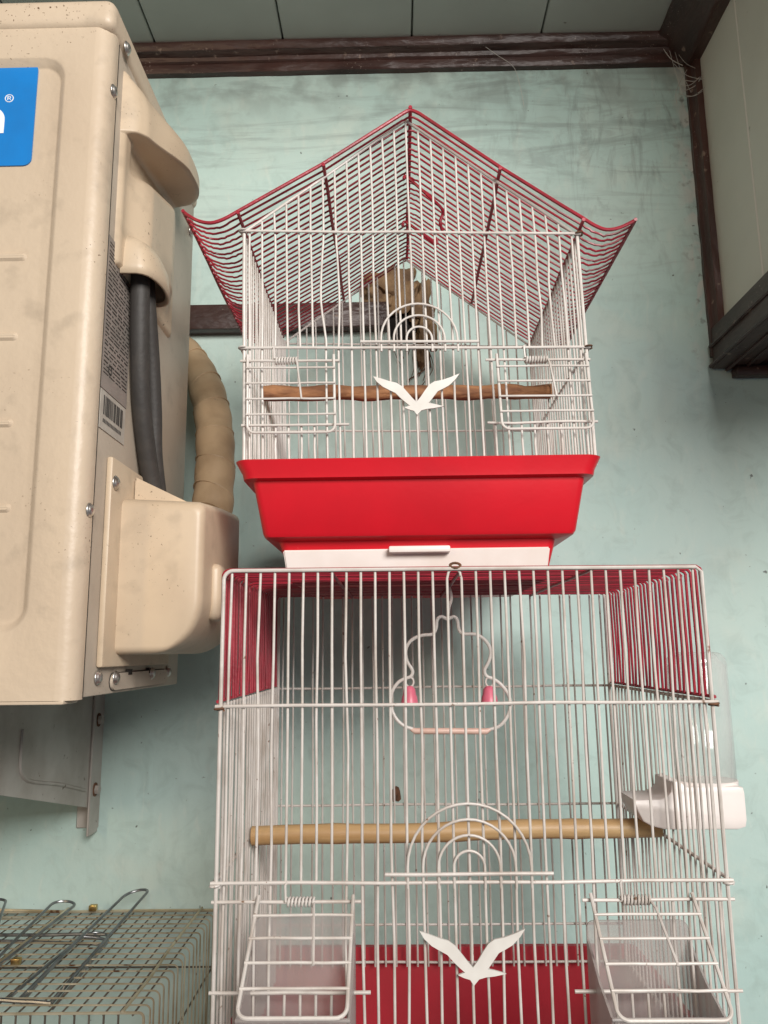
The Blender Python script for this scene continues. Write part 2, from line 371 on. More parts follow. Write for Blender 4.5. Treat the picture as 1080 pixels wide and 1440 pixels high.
# bottom and top returns
fp = build('front_panel', b, 'ac_paint', ac)
b = NB(); box(b, (-.949, AF + .001, A0 - .004), (AX - .006, AF + .03, A0 + .0005), .0015, 2); build('base_lip', b, 'ac_paint', ac)
b = NB(); box(b, (-.954, AF - .004, A1 - .006), (AX + .004, AB + .004, .584), .009, 4); build('lid', b, 'ac_paint', ac)
for x, y, hgt in ((57, 68, .009), (33, 355, .0085), (20, 468, .0085), (13, 591, .0085), (10, 712, .0085)):
    c = P(x, y, AF); bm = NB()
    zz = c.z; yy = AF + .0076
    pts = rrect(-.90, c.x, zz - hgt / 2, zz + hgt / 2, hgt * .48, 5); p2 = rrect(-.898, c.x - .0028, zz - hgt / 2 + .0026, zz + hgt / 2 - .0026, hgt * .2, 5)
    A = [bm.verts.new((a, yy + .0005, q)) for a, q in pts]; B = [bm.verts.new((a, yy - .0022, q)) for a, q in p2]
    for i in range(len(A)): bm.faces.new((A[i], A[(i + 1) % len(A)], B[(i + 1) % len(A)], B[i]))
    bm.faces.new(B); build('embossed_bead', bm, 'ac_paint', ac)
# sticker
c0 = P(50, 81, AF); c1 = P(38, 226, AF); ys_ = AF + .0068
b = NB(); prism(b, rrect(c0.x - .30, (c0.x + c1.x) / 2, c1.z, c0.z, .007, 5), lambda a, q, h: (a, h, q), ys_ - .0006, ys_ + .0012)
st = build('sticker', b, 'blue_sticker', ac, label='blue sticker with white letter n and registered mark')
# white letter: right-hand shoulder and stem of an n, plus the small circled R
lx = P(7, 170, ys_).x; zt = P(4, 152, ys_).z; zb = P(4, 188, ys_).z; wd = .0105
pts = []
for i in range(9): a = R(90 * i / 8); pts.append((lx - .012 + .012 * math.cos(a), zt - .012 + .012 * math.sin(a)))
pts += [(lx - .034, zt), (lx - .034, zb), (lx - .034 + wd, zb), (lx - .034 + wd, zt - .0105)]
pts += [(lx - wd - .002, zt - .0105), (lx - wd, zt - .0125), (lx - wd, zb), (lx, zb)]
build('letter_n', prism(NB(), pts, lambda a, q, h: (a, h, q), ys_ - .0010, ys_ - .0002), 'sticker_white', st, smooth=False)
rc = P(13.5, 139, ys_)
b = NB(); tube(b, [(rc.x + .0036 * math.cos(a), ys_ - .0006, rc.z + .0036 * math.sin(a)) for a in [2 * math.pi * i / 20 for i in range(20)]], .00042, 6, closed=True)
for q0, q1 in (((-.0013, -.0018), (-.0013, .0018)), ((-.0013, .0018), (.0008, .0018)), ((.0008, .0018), (.0013, .0010)), ((.0013, .0010), (.0008, .0001)), ((.0008, .0001), (-.0013, .0001)), ((.0002, .0001), (.0014, -.0018))):
    tube(b, [(rc.x + q0[0], ys_ - .0006, rc.z + q0[1]), (rc.x + q1[0], ys_ - .0006, rc.z + q1[1])], .00036, 5)
build('registered_mark', b, 'sticker_white', st)
# screws
def screw(p, axis, parent, r=.0052):
    b = NB()
    prof = [(r * 1.18, 0), (r * 1.18, .0008), (r, .001), (r * .93, .0022), (r * .6, .0034), (.0001, .0038)]
    u = Vector((0, 1, 0)) if axis == 'X' else Vector((1, 0, 0)); ax = Vector((1, 0, 0)) if axis == 'X' else Vector((0, -1, 0)); v = ax.cross(u)
    rings = [[b.verts.new(Vector(p) + ax * h + (u * math.cos(2 * math.pi * j / 14) + v * math.sin(2 * math.pi * j / 14)) * q) for j in range(14)] for q, h in prof]
    for A, B in zip(rings[:-1], rings[1:]):
        for j in range(14): b.faces.new((A[j], A[(j + 1) % 14], B[(j + 1) % 14], B[j]))
    return build('screw', b, 'screw_metal', parent, autos=False)
for x, y, X in ((178, 68, .0045), (157, 124, .001), (114, 712, .001), (137, 953, .001), (162, 953, .003), (213, 947, .003), (236, 944, .001), (268, 325, .001)):
    p = S(x, y, AX + X); p.y = max(p.y, AF + .012); screw(p, 'X', ac)
# seams
for pts in ([(AX + .0004, AF + .0195, A0), (AX + .0004, AF + .0195, A1 - .006)],):
    build('panel_seam', tube(NB(), pts, .0012, 6), 'ac_gap', ac)
# handle moulding: a relief X = h(Y, Z) on the side panel, hood above a hand recess
hy0, hy1, hz0, hz1 = .640, .812, .345, .543
def sst(a, b_, x):
    t = max(0, min(1, (x - a) / (b_ - a))); return t * t * (3 - 2 * t)
def hh(y, z):
    v = (y - hy0) / (hy1 - hy0)
    edge = min((y - hy0) / .004, (hy1 - y) / .004, (z - hz0) / .004, (hz1 - z) / .004); e = sst(0, 1, edge)
    h = .0055
    zs = .476 + .028 * v                                   # lower lip of the hood
    hood = (.022 * sst(.02, .5, v) + .016 * sst(-.06, .10, v)) * math.sqrt(max(0, 1 - max(0, (v - .55) / .45) ** 2.6))
    top = .536
    if z > zs:
        s = (z - zs) / max(.004, top - zs)
        prof = sst(0, .055, s) * (max(0, 1 - max(0, (s - .30) / .70) ** 2) ** .5 if s < 1 else 0)
        h += hood * prof
    zr = zs - .001
    rec = sst(.432 + .052 * v, .446 + .062 * v, z) * (1 - sst(zr - .001, zr, z)) * sst(.10, .16, v)
    h -= .0045 * rec
    # swelling of the lower half, ends in a rounded lobe
    low = (1 - sst(.428 + .05 * v, .450 + .058 * v, z)) * sst(.06, .24, v) * (1 - sst(.60, .95, v)) * sst(.352, .375, z)
    h += .0165 * low
    return AX - .001 + e * h
b = NB(); nu, nv = 64, 110
def hz_(i, j):
    zs = .476 + .028 * (i / nu); t = j / nv
    return hz0 + (zs - hz0) * t / .58 if t < .58 else zs + (hz1 - zs) * ((t - .58) / .42) ** 1.4
G = [[b.verts.new((hh(hy0 + (hy1 - hy0) * i / nu, hz_(i, j)), hy0 + (hy1 - hy0) * i / nu, hz_(i, j))) for j in range(nv + 1)] for i in range(nu + 1)]
for i in range(nu):
    for j in range(nv): b.faces.new((G[i][j], G[i + 1][j], G[i + 1][j + 1], G[i][j + 1]))
hd = build('handle', b, 'ac_plastic', ac, autos=False)
# little hood over the cable outlet
b = NB(); cy, cz = .690, .352; prev = None; rings = []
for (z, rad, pr) in ((.383, .030, .001), (.381, .034, .014), (.376, .036, .024), (.366, .037, .029), (.352, .0375, .031), (.343, .0375, .031), (.3425, .0355, .029), (.346, .034, .027)):
    ring = []
    for i in range(17):
        a = R(-90 + 180 * i / 16); ring.append(b.verts.new((AX + .002 + pr * max(0, math.cos(a)) ** .45, cy + rad * math.sin(a), z)))
    rings.append(ring)
for A, B in zip(rings[:-1], rings[1:]):
    for i in range(16): b.faces.new((A[i], A[i + 1], B[i + 1], B[i]))
b.faces.new(rings[0]); build('cable_hood', b, 'ac_plastic', hd, autos=False)
# rating label with its print and barcode
def lab(name, ya, yb, za, zb, m, parent, t=.0006):
    return build(name, box(NB(), (AX + .0002, ya, za), (AX + .0002 + t, yb, zb)), m, parent, smooth=False)
ly0, ly1 = .627, .690; lz0, lz1 = .190, .366
rl = lab('rating_label', ly0, ly1, .2255, lz1, 'label_grey', ac)
b = NB(); z = lz1 - .006
while z > .238:
    y = ly0 + .003
    hgt = random.choice((.0009, .0011, .0014))
    while y < ly1 - .006:
        wdt = random.uniform(.003, .014); wdt = min(wdt, ly1 - .003 - y)
        box(b, (AX + .0007, y, z), (AX + .0011, y + wdt, z + hgt)); y += wdt + random.uniform(.0012, .004)
    z -= random.choice((.0032, .0036, .0045))
build('print', b, 'label_ink', rl, smooth=False)
tube_r = [(AX + .0011, .645 + .004 * math.cos(a), .246 + .004 * math.sin(a)) for a in [2 * math.pi * i / 16 for i in range(16)]]
build('certification_ring', tube(NB(), tube_r, .0005, 5, closed=True), 'label_ink', rl)
bl = lab('barcode_label', ly0 + .001, ly1 - .002, lz0, .2245, 'label_white', ac)
b = NB(); y = ly0 + .008
while y < ly1 - .010:
    wdt = random.choice((.0008, .0012, .0020, .0028)); box(b, (AX + .0007, y, .2035), (AX + .0011, y + wdt, .2205)); y += wdt + random.choice((.0009, .0014, .002))
y = ly0 + .008
while y < ly1 - .012: box(b, (AX + .0007, y, .1965), (AX + .0011, y + .0017, .1998)); y += .0032
build('barcode', b, 'label_ink', bl, smooth=False)
# valve cover
cvx = -.170; cy0 = .676
b = NB(); box(b, (AX + .0002, .650, -.010), (AX + .006, .84, .170), .002, 2); vf = build('valve_cover', b, 'ac_plastic', ac)
ol = [(AX + .002, .158), (AX + .002, .0), ]
shape = []      # (X,Z) outline seen from the front
zt_, zb_ = .138, .0005
shape = [(AX + .003, zb_), (AX + .003, zt_)]
shape += [(cvx - .008 + .008 * math.sin(R(a)), zt_ - .004 - .008 + .008 * math.cos(R(a))) for a in range(0, 91, 15)]
shape += [(cvx - .045 + .045 * math.cos(R(a)), zb_ + .045 - .045 * math.sin(R(a))) for a in range(0, 91, 9)]
b = NB(); rings = []
def hood_ring(y, ins, dz):
    return [b.verts.new((min(x, cvx) - ins * (1 if x > AX + .01 else 0), y, max(min(z, zt_ - ins) if False else z, zb_ + ins) + dz * (z - zb_) / (zt_ - zb_) - (ins if z > zt_ - .03 else 0))) for x, z in shape]
rings = [hood_ring(cy0 + .0005, .007, 0), hood_ring(cy0 + .0015, .004, 0), hood_ring(cy0 + .004, .0015, .0), hood_ring(cy0 + .008, 0, .001), hood_ring(.765, -.0005, .010), hood_ring(.83, 0, .016), hood_ring(.838, .004, .016)]
for A, B in zip(rings[:-1], rings[1:]):
    for i in range(len(shape)): b.faces.new((A[i], A[(i + 1) % len(shape)], B[(i + 1) % len(shape)], B[i]))
b.faces.new(rings[0]); b.faces.new(rings[-1][::-1])
build('cover_hood', b, 'ac_plastic', vf)
# sloping top web of the cover
b = NB(); tri = [(AX + .004, .1655), (AX + .004, .128), (cvx - .010, .128), (cvx - .022, .139)]
prism(b, tri, lambda a, q, h: (a, h, q), .706, .80); bmesh.ops.bevel(b, geom=list(b.edges), offset=.003, segments=2, affect='EDGES'); build('cover_web', b, 'ac_plastic', vf)
b = NB(); box(b, (cvx - .006, .712, .030), (cvx + .0085, .736, .083), .007, 4); build('cover_rib', b, 'ac_plastic', vf)
p = S(162, 679, AX + .006); screw(p, 'X', vf, .0055)
# service plate with two slots
b = NB(); prism(b, rrect(.683, .846, A0 + .003, -.0155, .008, 5), lambda a, q, h: (h, a, q), AX + .0004, AX + .0032); sp = build('service_plate', b, 'ac_side', ac)
b = NB(); prism(b, rrect(.6825, .8480, A0 + .0025, -.0148, .0085, 5), lambda a, q, h: (h, a, q), AX + .0002, AX + .0008); build('plate_gap', b, 'ac_gap', ac)
for y in (.722, .782): build('slot', box(NB(), (AX + .0006, y, -.0178), (AX + .0036, y + .010, -.0128)), 'ac_gap', sp)

# cables on its side
def cable(pts, r, lab_):
    o = build('power_cable', tube(NB(), smooth_path(pts, 7), r, 12), 'cable_black'); tag(o, lab_, 'cable'); return o
cable([(AX + .012, .678, .375), (AX + .012, .681, .33), (AX + .011, .690, .28), (AX + .010, .706, .23), (AX + .012, .735, .17), (AX + .02, .755, .13)], .0090, 'thick black cable hanging straight from the hood below the air conditioner handle')
cable([(AX + .010, .698, .375), (AX + .012, .703, .335), (AX + .012, .722, .285), (AX + .012, .736, .235), (AX + .012, .745, .19), (AX + .016, .765, .13)], .0080, 'thinner black cable bowing outwards behind the thick one on the air conditioner')
# wrapped pipe
pp = [P(296, 745, .835), P(300, 700, .855), P(303, 640, .885), P(299, 585, .925), P(287, 540, .965), P(262, 500, 1.0), P(232, 478, 1.035)]
path = smooth_path(pp, 10); rads = [.0225 + .0008 * math.sin(i * .9) for i in range(len(path))]
b = NB(); tube(b, path, rads, 20)
pi_ = build('insulated_pipe', b, 'pipe_wrap'); tag(pi_, 'tan tape-wrapped insulated pipe curving from the valve cover to the wall', 'pipe')
for i in range(4, len(path) - 4, 7):
    t = (path[i + 1] - path[i - 1]).normalized(); a = Vector((1, 0, 0)); u = (a - a.dot(t) * t).normalized(); v = t.cross(u); ring = []
    for j in range(24):
        q = 2 * math.pi * j / 24; ring.append(path[i] + t * .010 * math.sin(q + i) + (u * math.cos(q) + v * math.sin(q)) * (rads[i] + .0002))
    build('tape_edge', tube(NB(), ring, .0011, 5, closed=True), 'pipe_wrap', pi_)

# wall bracket under the unit
bx = -.388
br = thing('wall_bracket', 'grey metal wall bracket carrying the air conditioner', 'bracket', (bx, WY, -.2))
b = NB(); box(b, (bx - .028, WY - .004, -.218), (bx, WY, .06), .001, 1); build('wall_strip', b, 'bracket_metal', br)
b = NB(); box(b, (bx - .003, WY - .034, -.222), (bx, WY - .004, A0 - .006), .0008, 1)
build('wall_strip_flange', b, 'bracket_metal', br)
b = NB(); zt2 = A0 - .006
prism(b, [(WY - .030, -.188), (WY - .030, zt2), (.60, zt2), (.60, -.088)], lambda a, q, h: (h, a, q), bx - .0065, bx - .0032); ap = build('arm_plate', b, 'bracket_metal', br)
b = NB(); tube(b, smooth_path([(bx - .0028, WY - .045, -.165), (bx - .0028, .93, -.146), (bx - .0028, .86, -.132), (bx - .0028, .835, -.122), (bx - .0028, .828, -.108), (bx - .0028, .828, -.075)], 5), .0022, 6); build('pressed_rib', b, 'bracket_metal', ap)
b = NB(); box(b, (bx - .030, .60, zt2 - .003), (bx - .0035, WY - .03, zt2 + .001), .0008, 1); build('arm_flange', b, 'bracket_metal', br)
for z in (-.082, -.168):
    b = NB(); prism(b, rrect(WY - .0262, WY - .0138, z - .0085, z + .0085, .006, 5), lambda a, q, h: (h, a, q), bx - .0002, bx + .0012); build('bolt_slot', b, 'rust', br)
    b = NB(); prism(b, [(WY - .020 + .0058 * math.cos(R(60 * i)), z + .0058 * math.sin(R(60 * i))) for i in range(6)], lambda a, q, h: (h, a, q), bx, bx + .006); build('bolt', b, 'bracket_metal', br)

# ================================================================== upper cage
UC = thing('bird_cage', 'white wire bird cage with curved red wire roof, standing on the other cage', 'bird cage', (.02, .80, .063))
U0, U1 = .669, .934; UX = .0215; UH = .1555; UP = UH / 13.45; UZ0, UZ1, UZ2, UZA = .160, .2715, .385, .5035
def uw(x, y, z):                         # the thin wire body leans a little
    t = max(0, (z - .166) / .22); return Vector((x - .0045 * t, y, z - (x - UX) * .030 * t))
RW = .00100; RP = .00135
def uwire(p0, p1, r=RW, m='wire_white', name='wire', amp=.0003, parent=None, segs=4):
    return wire(parent or UC, uw(*p0), uw(*p1), r, m, name, amp, 8, segs)
def ped(x): return UZ2 + (UZA - UZ2) * max(0, 1 - abs(x - UX) / UH)
zsill, zhinge = .2000, .2595
for k in range(-13, 14):
    x = UX + k * UP; ak = abs(k)
    if 8 <= ak <= 11:
        uwire((x, U0, UZ0), (x, U0, zsill)); uwire((x, U0, UZ1), (x, U0, ped(x) - .002), amp=.0007)
    elif k in (-7, -6): 
        z0, z1 = UZ0, ped(x) - .002; pts = [uw(x, U0, z0), uw(x, U0, UZ1 - .012), uw(x + .0005, U0, UZ1 + .008), uw(x - (.0035 if k == -7 else -.002), U0 - .001, UZ1 + .045), uw(x - (.002 if k == -7 else -.001), U0, UZ1 + .085), uw(x, U0, UZ2), uw(x, U0, z1)]
        build('wire', tube(NB(), smooth_path(pts, 3), RW, 8), 'wire_white', UC)
    else: uwire((x, U0, UZ0), (x, U0, ped(x) - .002), amp=.0004, segs=5)
    uwire((x, U1, UZ0), (x, U1, ped(x) - .002), amp=.0004)
for y in (U0, U1):
    for s in (-1, 1):
        uwire((UX + s * UH, y, UZ0), (UX + s * UH, y, UZ2 + .003), RP * 1.15, name='corner_post', amp=.0002)
        uwire((UX + s * UH, y, UZ2), (UX, y, UZA), RP, name='gable_rail', amp=.0003)
    yy = y - (.0026 if y == U0 else -.0026)
    for z in (UZ1, UZ2): uwire((UX - UH - .003, yy, z), (UX + UH + .003, yy, z), RP * (.95 if z == UZ2 else 1), name='rail', amp=.0003, segs=6)
ns = 23
for s in (-1, 1):
    x = UX + s * UH
    for i in range(1, ns): uwire((x, U0 + (U1 - U0) * i / ns, UZ0), (x, U0 + (U1 - U0) * i / ns, UZ2), amp=.0004)
    for z in (UZ1, UZ2): uwire((x + s * .0025, U0, z), (x + s * .0025, U1, z), RP, name='side_rail', amp=.0003, m='wire_white')
for s in (-1, 1):
    for z in (UZ1, UZ2):                                   # rusty twist where the rails meet
        c = uw(UX + s * (UH + .001), U0 - .002, z)
        b = NB(); tube(b, [c + Vector((.0035 * math.cos(a), .0035 * math.sin(a), .0018 * (a / 6.28 - .5))) for a in [i * .6 for i in range(14)]],   .0008, 6); build('corner_tie', b, 'rust' if s > 0 else 'wire_white_old', UC)
# arched lift door
yd = U0 - .0034
def arches(parent, xc, zb, radii, y, r, m, warp, zdrop=0):
    for q in radii:
        pts = [warp(xc - q, y, zb - zdrop)] + [warp(xc + q * math.cos(a), y, zb + .004 + (q if q < .02 else q * .98) * math.sin(a)) for a in [math.pi - math.pi * i / 18 for i in range(19)]] + [warp(xc + q, y, zb - zdrop)]
        build('arch_wire', tube(NB(), pts, r, 8), m, parent)
xc = UX + .0045
dr = build('lift_door', tube(NB(), wob(uw(xc - .0535, yd - .002, UZ1 + .0045), uw(xc + .0535, yd - .002, UZ1 + .0045), .0002), RP, 8), 'wire_white', UC)
arches(dr, xc, UZ1 + .004, [UP, 2 * UP, 3 * UP], yd, RW, 'wire_white', uw, .008)
b = NB(); box(b, (UX - .055, U0 - .006, .1655), (UX + .050, U0 - .003, .1685), .0012, 2); build('door_sill', b, 'wire_white', UC)
# feeding doors with coil springs
def coil(c, axis_len, r, turns, wr=.0009):
    pts = [c + Vector((axis_len * (i / (turns * 10)) - axis_len / 2, r * math.sin(i * .628), r * math.cos(i * .628))) for i in range(turns * 10 + 1)]
    return tube(NB(), pts, wr, 6)
def feed_door(root, name, x0, x1, ztop, L, ang, y, m, warp, hx0, hx1, flare=0, nb=4, r=.00125):
    """hinge rod, U frame swung out by ang at the bottom, cross bars, coil spring"""
    ca, sa = math.cos(ang), math.sin(ang)
    def q(x, t): return warp(x, y - .003 - t * sa, ztop + .003 - t * ca)
    build('hinge_rod', tube(NB(), wob(warp(hx0, y - .001, ztop), warp(hx1, y - .001, ztop), .0002), .00125, 8), m, root)
    rc = .007; pts = [q(x0, -.002), q(x0, L - rc)] + [q(x0 + rc - rc * math.cos(R(a)), L - rc + rc * math.sin(R(a))) for a in range(15, 90, 15)] + [q(x0 + rc, L), q(x1 - rc, L)] + [q(x1 - rc + rc * math.sin(R(a)), L - rc + rc * math.cos(R(a))) for a in range(15, 90, 15)] + [q(x1, L - rc), q(x1, -.002)]
    fr = build(name, tube(NB(), pts, r, 8), m, root)
    for i in range(nb):
        t = L * (.155 + .205 * i); build('door_bar', tube(NB(), wob(q(x0 - .001, t) + Vector((0, -.0018, 0)), q(x1 + .001, t) + Vector((0, -.0018, 0)), .0002), .0010, 8), m, fr)
    xm = x0 + (x1 - x0) * .44
    build('spring', coil(warp(xm, y - .001, ztop), .020, .0029, 8), m, fr)
    build('spring_arm', tube(NB(), [warp(xm - .010, y - .004, ztop + .001), warp(xm - .0105, y - .004, ztop + .012), warp(xm - .009, y - .002, ztop + .0135)], .0009, 6), m, fr)
    build('spring_arm', tube(NB(), [warp(xm + .010, y - .004, ztop), q(xm + .011, .008) + Vector((0, -.003, 0)), q(xm + .0145, L * .58) + Vector((0, -.003, 0))], .0009, 6), m, fr)
    return fr
feed_door(UC, 'feeding_door', UX - .1515, UX - .0735, zhinge, .0705, R(2), U0 - .001, 'wire_white', uw, UX - UH - .003, UX - .0685)
feed_door(UC, 'feeding_door', UX + .0735, UX + .1535, zhinge, .0715, R(6), U0 - .001, 'wire_white', uw, UX + .0635, UX + UH + .002)
uwire((UX - UH - .002, U0 - .0024, zsill), (UX - .061, U0 - .0024, zsill), .0012, name='sill_wire'); uwire((UX + .062, U0 - .0024, zsill), (UX + UH + .004, U0 - .0024, zsill), .0012, name='sill_wire')
# swallow emblem
bird = [(0, 40), (20, 46), (45, 55), (64, 60), (80, 71), (94, 88), (107, 104), (118, 116), (130, 101), (142, 83), (154, 67), (168, 58), (190, 54), (214, 46), (238, 36), (226, 53), (208, 70), (190, 80), (177, 86), (167, 99), (158, 111), (151, 119), (166, 122), (192, 129), (166, 134), (146, 136), (131, 140), (119, 153), (111, 141), (97, 137), (84, 131), (100, 126), (89, 117), (74, 103), (61, 89), (47, 82), (27, 71), (10, 56)]
def emblem(parent, x0, x1, zt, y, warp):
    k = (x1 - x0) / 238.0; b = NB()
    def mp(a, q, h): return warp(x0 + a * k, h, zt - (q - 40) * k)
    prism(b, bird, mp, y - .0018, y)
    return build('bird_emblem', b, 'white_emblem', parent, smooth=False)
emblem(UC, -.0185, .0590, .2435, U0 - .0045, lambda x, y, z: Vector((x, y, z)))
# red tray and drawer
def ring_rr(bm, x0, x1, y0, y1, z, r, n=5): return [bm.verts.new((a, q, z)) for a, q in rrect(x0, x1, y0, y1, r, n)]
def loft(bm, rings, cap0=True, cap1=True):
    k = len(rings[0])
    for A, B in zip(rings[:-1], rings[1:]):
        for i in range(k): bm.faces.new((A[i], A[(i + 1) % k], B[(i + 1) % k], B[i]))
    if cap0: bm.faces.new(rings[0][::-1])
    if cap1: bm.faces.new(rings[-1])
b = NB(); R_ = lambda x0, x1, y0, y1, z, r=.012: ring_rr(b, x0, x1, y0, y1, z, r)
loft(b, [R_(-.094, .1345, .697, .925, .0628, .006), R_(-.106, .1440, .690, .935, .0985, .008), R_(-.1165, .1570, .677, .945, .1010, .007), R_(-.1180, .1590, .675, .947, .1040, .007), R_(-.1260, .1670, .666, .955, .1490, .007),
         R_(-.1340, .1745, .659, .962, .1505), R_(-.1350, .1755, .658, .963, .1555), R_(-.1395, .1795, .6555, .966, .1640), R_(-.1405, .1805, .655, .967, .1660), R_(-.1395, .1795, .656, .966, .1668), R_(-.130, .172, .664, .958, .1660), R_(-.122, .160, .672, .950, .125)])
tr = build('tray', b, 'red_plastic', UC)
def ty(z): return .697 - (z - .0628) / .0357 * .007
b = NB(); zz = [.0705, .0910]
v = [(-.0985, ty(zz[0]) - .0015, zz[0]), (.1350, ty(zz[0]) - .0015, zz[0]), (.1375, ty(zz[1]) - .002, zz[1]), (-.1015, ty(zz[1]) - .002, zz[1])]
A = [b.verts.new(p) for p in v]; B = [b.verts.new((p[0], p[1] + .006, p[2])) for p in v]
b.faces.new(A); b.faces.new(B[::-1])
for i in range(4): b.faces.new((A[i], A[(i + 1) % 4], B[(i + 1) % 4], B[i]))
bmesh.ops.bevel(b, geom=list(b.edges), offset=.0012, segments=2, affect='EDGES')
dw = build('drawer', b, 'white_plastic', UC)
b = NB(); box(b, (-.0065, .6805, .0865), (.0480, .692, .0925), .0015, 2); build('drawer_pull', b, 'white_plastic', dw)
b = NB()
for x in (-.112, .150): pass
# roof of bent red wires
Lp = [P(258, 298, .654), P(266, 304, .654), P(280, 311, .654), P(297, 313.5, .654), P(315, 308, .654), P(335, 297, .654), P(455, 230, .654), P(566, 160, .654), P(577, 155, .654)]
Rp = [P(577, 155, .654), P(590, 160, .654), P(703, 235, .654), P(790, 289, .654), P(820, 307, .654), P(836, 317, .654), P(853, 323, .654), P(872, 320, .654), P(893, 310, .654)]
prof = smooth_path(Lp[:6], 4)[:-1] + [Lp[5], Lp[6], Lp[7]] + smooth_path([Lp[7], Lp[8], Rp[1]], 3)[1:-1] + [Rp[1], Rp[2], Rp[3]] + smooth_path(Rp[4:], 4)
prof = [p - Vector((0, .654, 0)) for p in prof]
NR = 30; RY0, RY1 = .654, .940
def longb(pt, nm, r=.0017, dz=0):
    return tube(NB(), wob((pt.x, RY0 - .002, pt.z + dz), (pt.x, RY1, pt.z + dz), .0004, 6), r, 8)
rf = build('roof', longb(Lp[8], 'ridge', .0019, .002), 'wire_red', UC, label='curved red wire roof with upturned eaves')
for pt, dz in ((Lp[6], -.0022), (Lp[5], -.0022), (Rp[2], -.0022), (Rp[4], -.0022), (Lp[0], 0), (Rp[8], 0)): build('roof_bar', longb(pt, 'bar', .0017, dz), 'wire_red', rf)
vari = []
for v_ in range(4):
    pts = [p + Vector((0, RY0, 0)) + (Vector((random.gauss(0, .0003), random.gauss(0, .0003), random.gauss(0, .0003)))) for p in prof]
    vari.append(tube(NB(), pts, .00105, 7))
front = build('roof_wire', tube(NB(), [p + Vector((0, RY0, 0)) for p in prof], .0017, 8), 'wire_red', rf)
vo = [build('roof_wire', q, 'wire_red', rf) for q in vari]
dy = (RY1 - RY0) / NR
for i in range(1, NR + 1):
    if i <= 4: vo[i - 1].location.y += dy * i
    else: rep(vo[i % 4], rf, (0, dy * i - (vo[i % 4].location.y - 0) if False else dy * (i - ((i % 4) + 1)), random.gauss(0, .0004)))
# folded carrying hook on the roof
hk = [P(568, 252, .70), P(572, 249, .70), P(602, 275, .70), P(621, 293, .705), P(622, 303, .71), P(619, 312, .71), P(622, 325, .715)]
build('carry_hook', tube(NB(), smooth_path(hk, 4), .0016, 8), 'wire_red', rf)
hk = [P(566, 318, .74), P(570, 312, .74), P(590, 326, .74), P(612, 343, .745), P(614, 336, .745)]
build('carry_hook', tube(NB(), smooth_path(hk, 4), .0016, 8), 'wire_red', rf)
# perch, bark left on
a, c = Vector((-.137, .772, .2665)), Vector((.176, .832, .284))
path = [a.lerp(c, i / 30) + Vector((0, .0008 * math.sin(i * .7), .0007 * math.sin(i * 1.1))) for i in range(31)]
rads = [.0080 + .0006 * math.sin(i * 1.3) + random.gauss(0, .0002) for i in range(31)]
pe = build('perch', tube(NB(), path, rads, 14), 'perch_wood'); tag(pe, 'rough brown twig perch across the cage with the red roof', 'perch')

# ================================================================== lower cage
LC = thing('bird_cage', 'larger white wire bird cage with red wire hood, swing and open feeding doors', 'bird cage', (.05, .735, -.40))
L0, L1 = .595, .875; LXc = .0497; LH = .182; LP_ = LH / 16.5
T0, T1, T2, TB = .0628, -.0385, -.1617, -.335
LM = 'wire_white_old'
def lwire(p0, p1, r=.00102, m=LM, name='wire', amp=.0003, parent=None, segs=4): return wire(parent or LC, p0, p1, r, m, name, amp, 8, segs)
lz_s, lz_h = -.2335, -.1745
for k in range(-16, 17):
    x = LXc + k * LP_; ak = abs(k)
    xt = x - k * .00002
    if 9 <= ak <= 12:
        lwire((xt, L0, T0), (x, L0, T2)); lwire((x, L0, lz_s), (x, L0, TB))
    elif k in (-1, 0):
        xs = LXc - .5 * LP_; sg = -1 if k == -1 else 1
        pts = [Vector((x, L0, TB)), Vector((x, L0, -.1)), Vector((x, L0, .040)), Vector((x, L0, T0 - .008)), Vector((x - sg * .0012, L0, T0 - .003)), Vector((x - sg * .0032, L0, T0 - .0005))]
        build('wire', tube(NB(), pts, .00102, 8), LM, LC)
    else: lwire((xt, L0, T0), (x, L0, TB), amp=.0005, segs=6)
    lwire((x, L1, T0 - .001), (x, L1, TB + .0145), amp=.0004, segs=4)
# front frame: posts and top rail in one bent rod
rc = .007
pts = [(LXc - LH, L0 - .002, TB), (LXc - LH, L0 - .002, T0 - rc)] + [(LXc - LH + rc - rc * math.cos(R(a_)), L0 - .002, T0 - rc + rc * math.sin(R(a_))) for a_ in range(15, 90, 15)] + [(LXc - LH + rc, L0 - .002, T0), (LXc, L0 - .002, T0 - .0005), (LXc + LH - .004, L0 - .002, T0 - .0015), (LXc + LH, L0 - .002, T0 - .005), (LXc + LH, L0 - .002, TB)]
build('front_frame', tube(NB(), pts, .0015, 8), LM, LC)
for y in (L0, L1):
    yy = y - (.0026 if y == L0 else -.0026)
    for z in (T1, T2) + ((TB + .018,) if y == L1 else ()) + ((-.281,) if y == L1 else ()):
        lwire((LXc - LH - .004, yy, z), (LXc + LH + .004, yy, z), .0013, name='rail', segs=6, m=LM if y == L0 else 'wire_white_old')
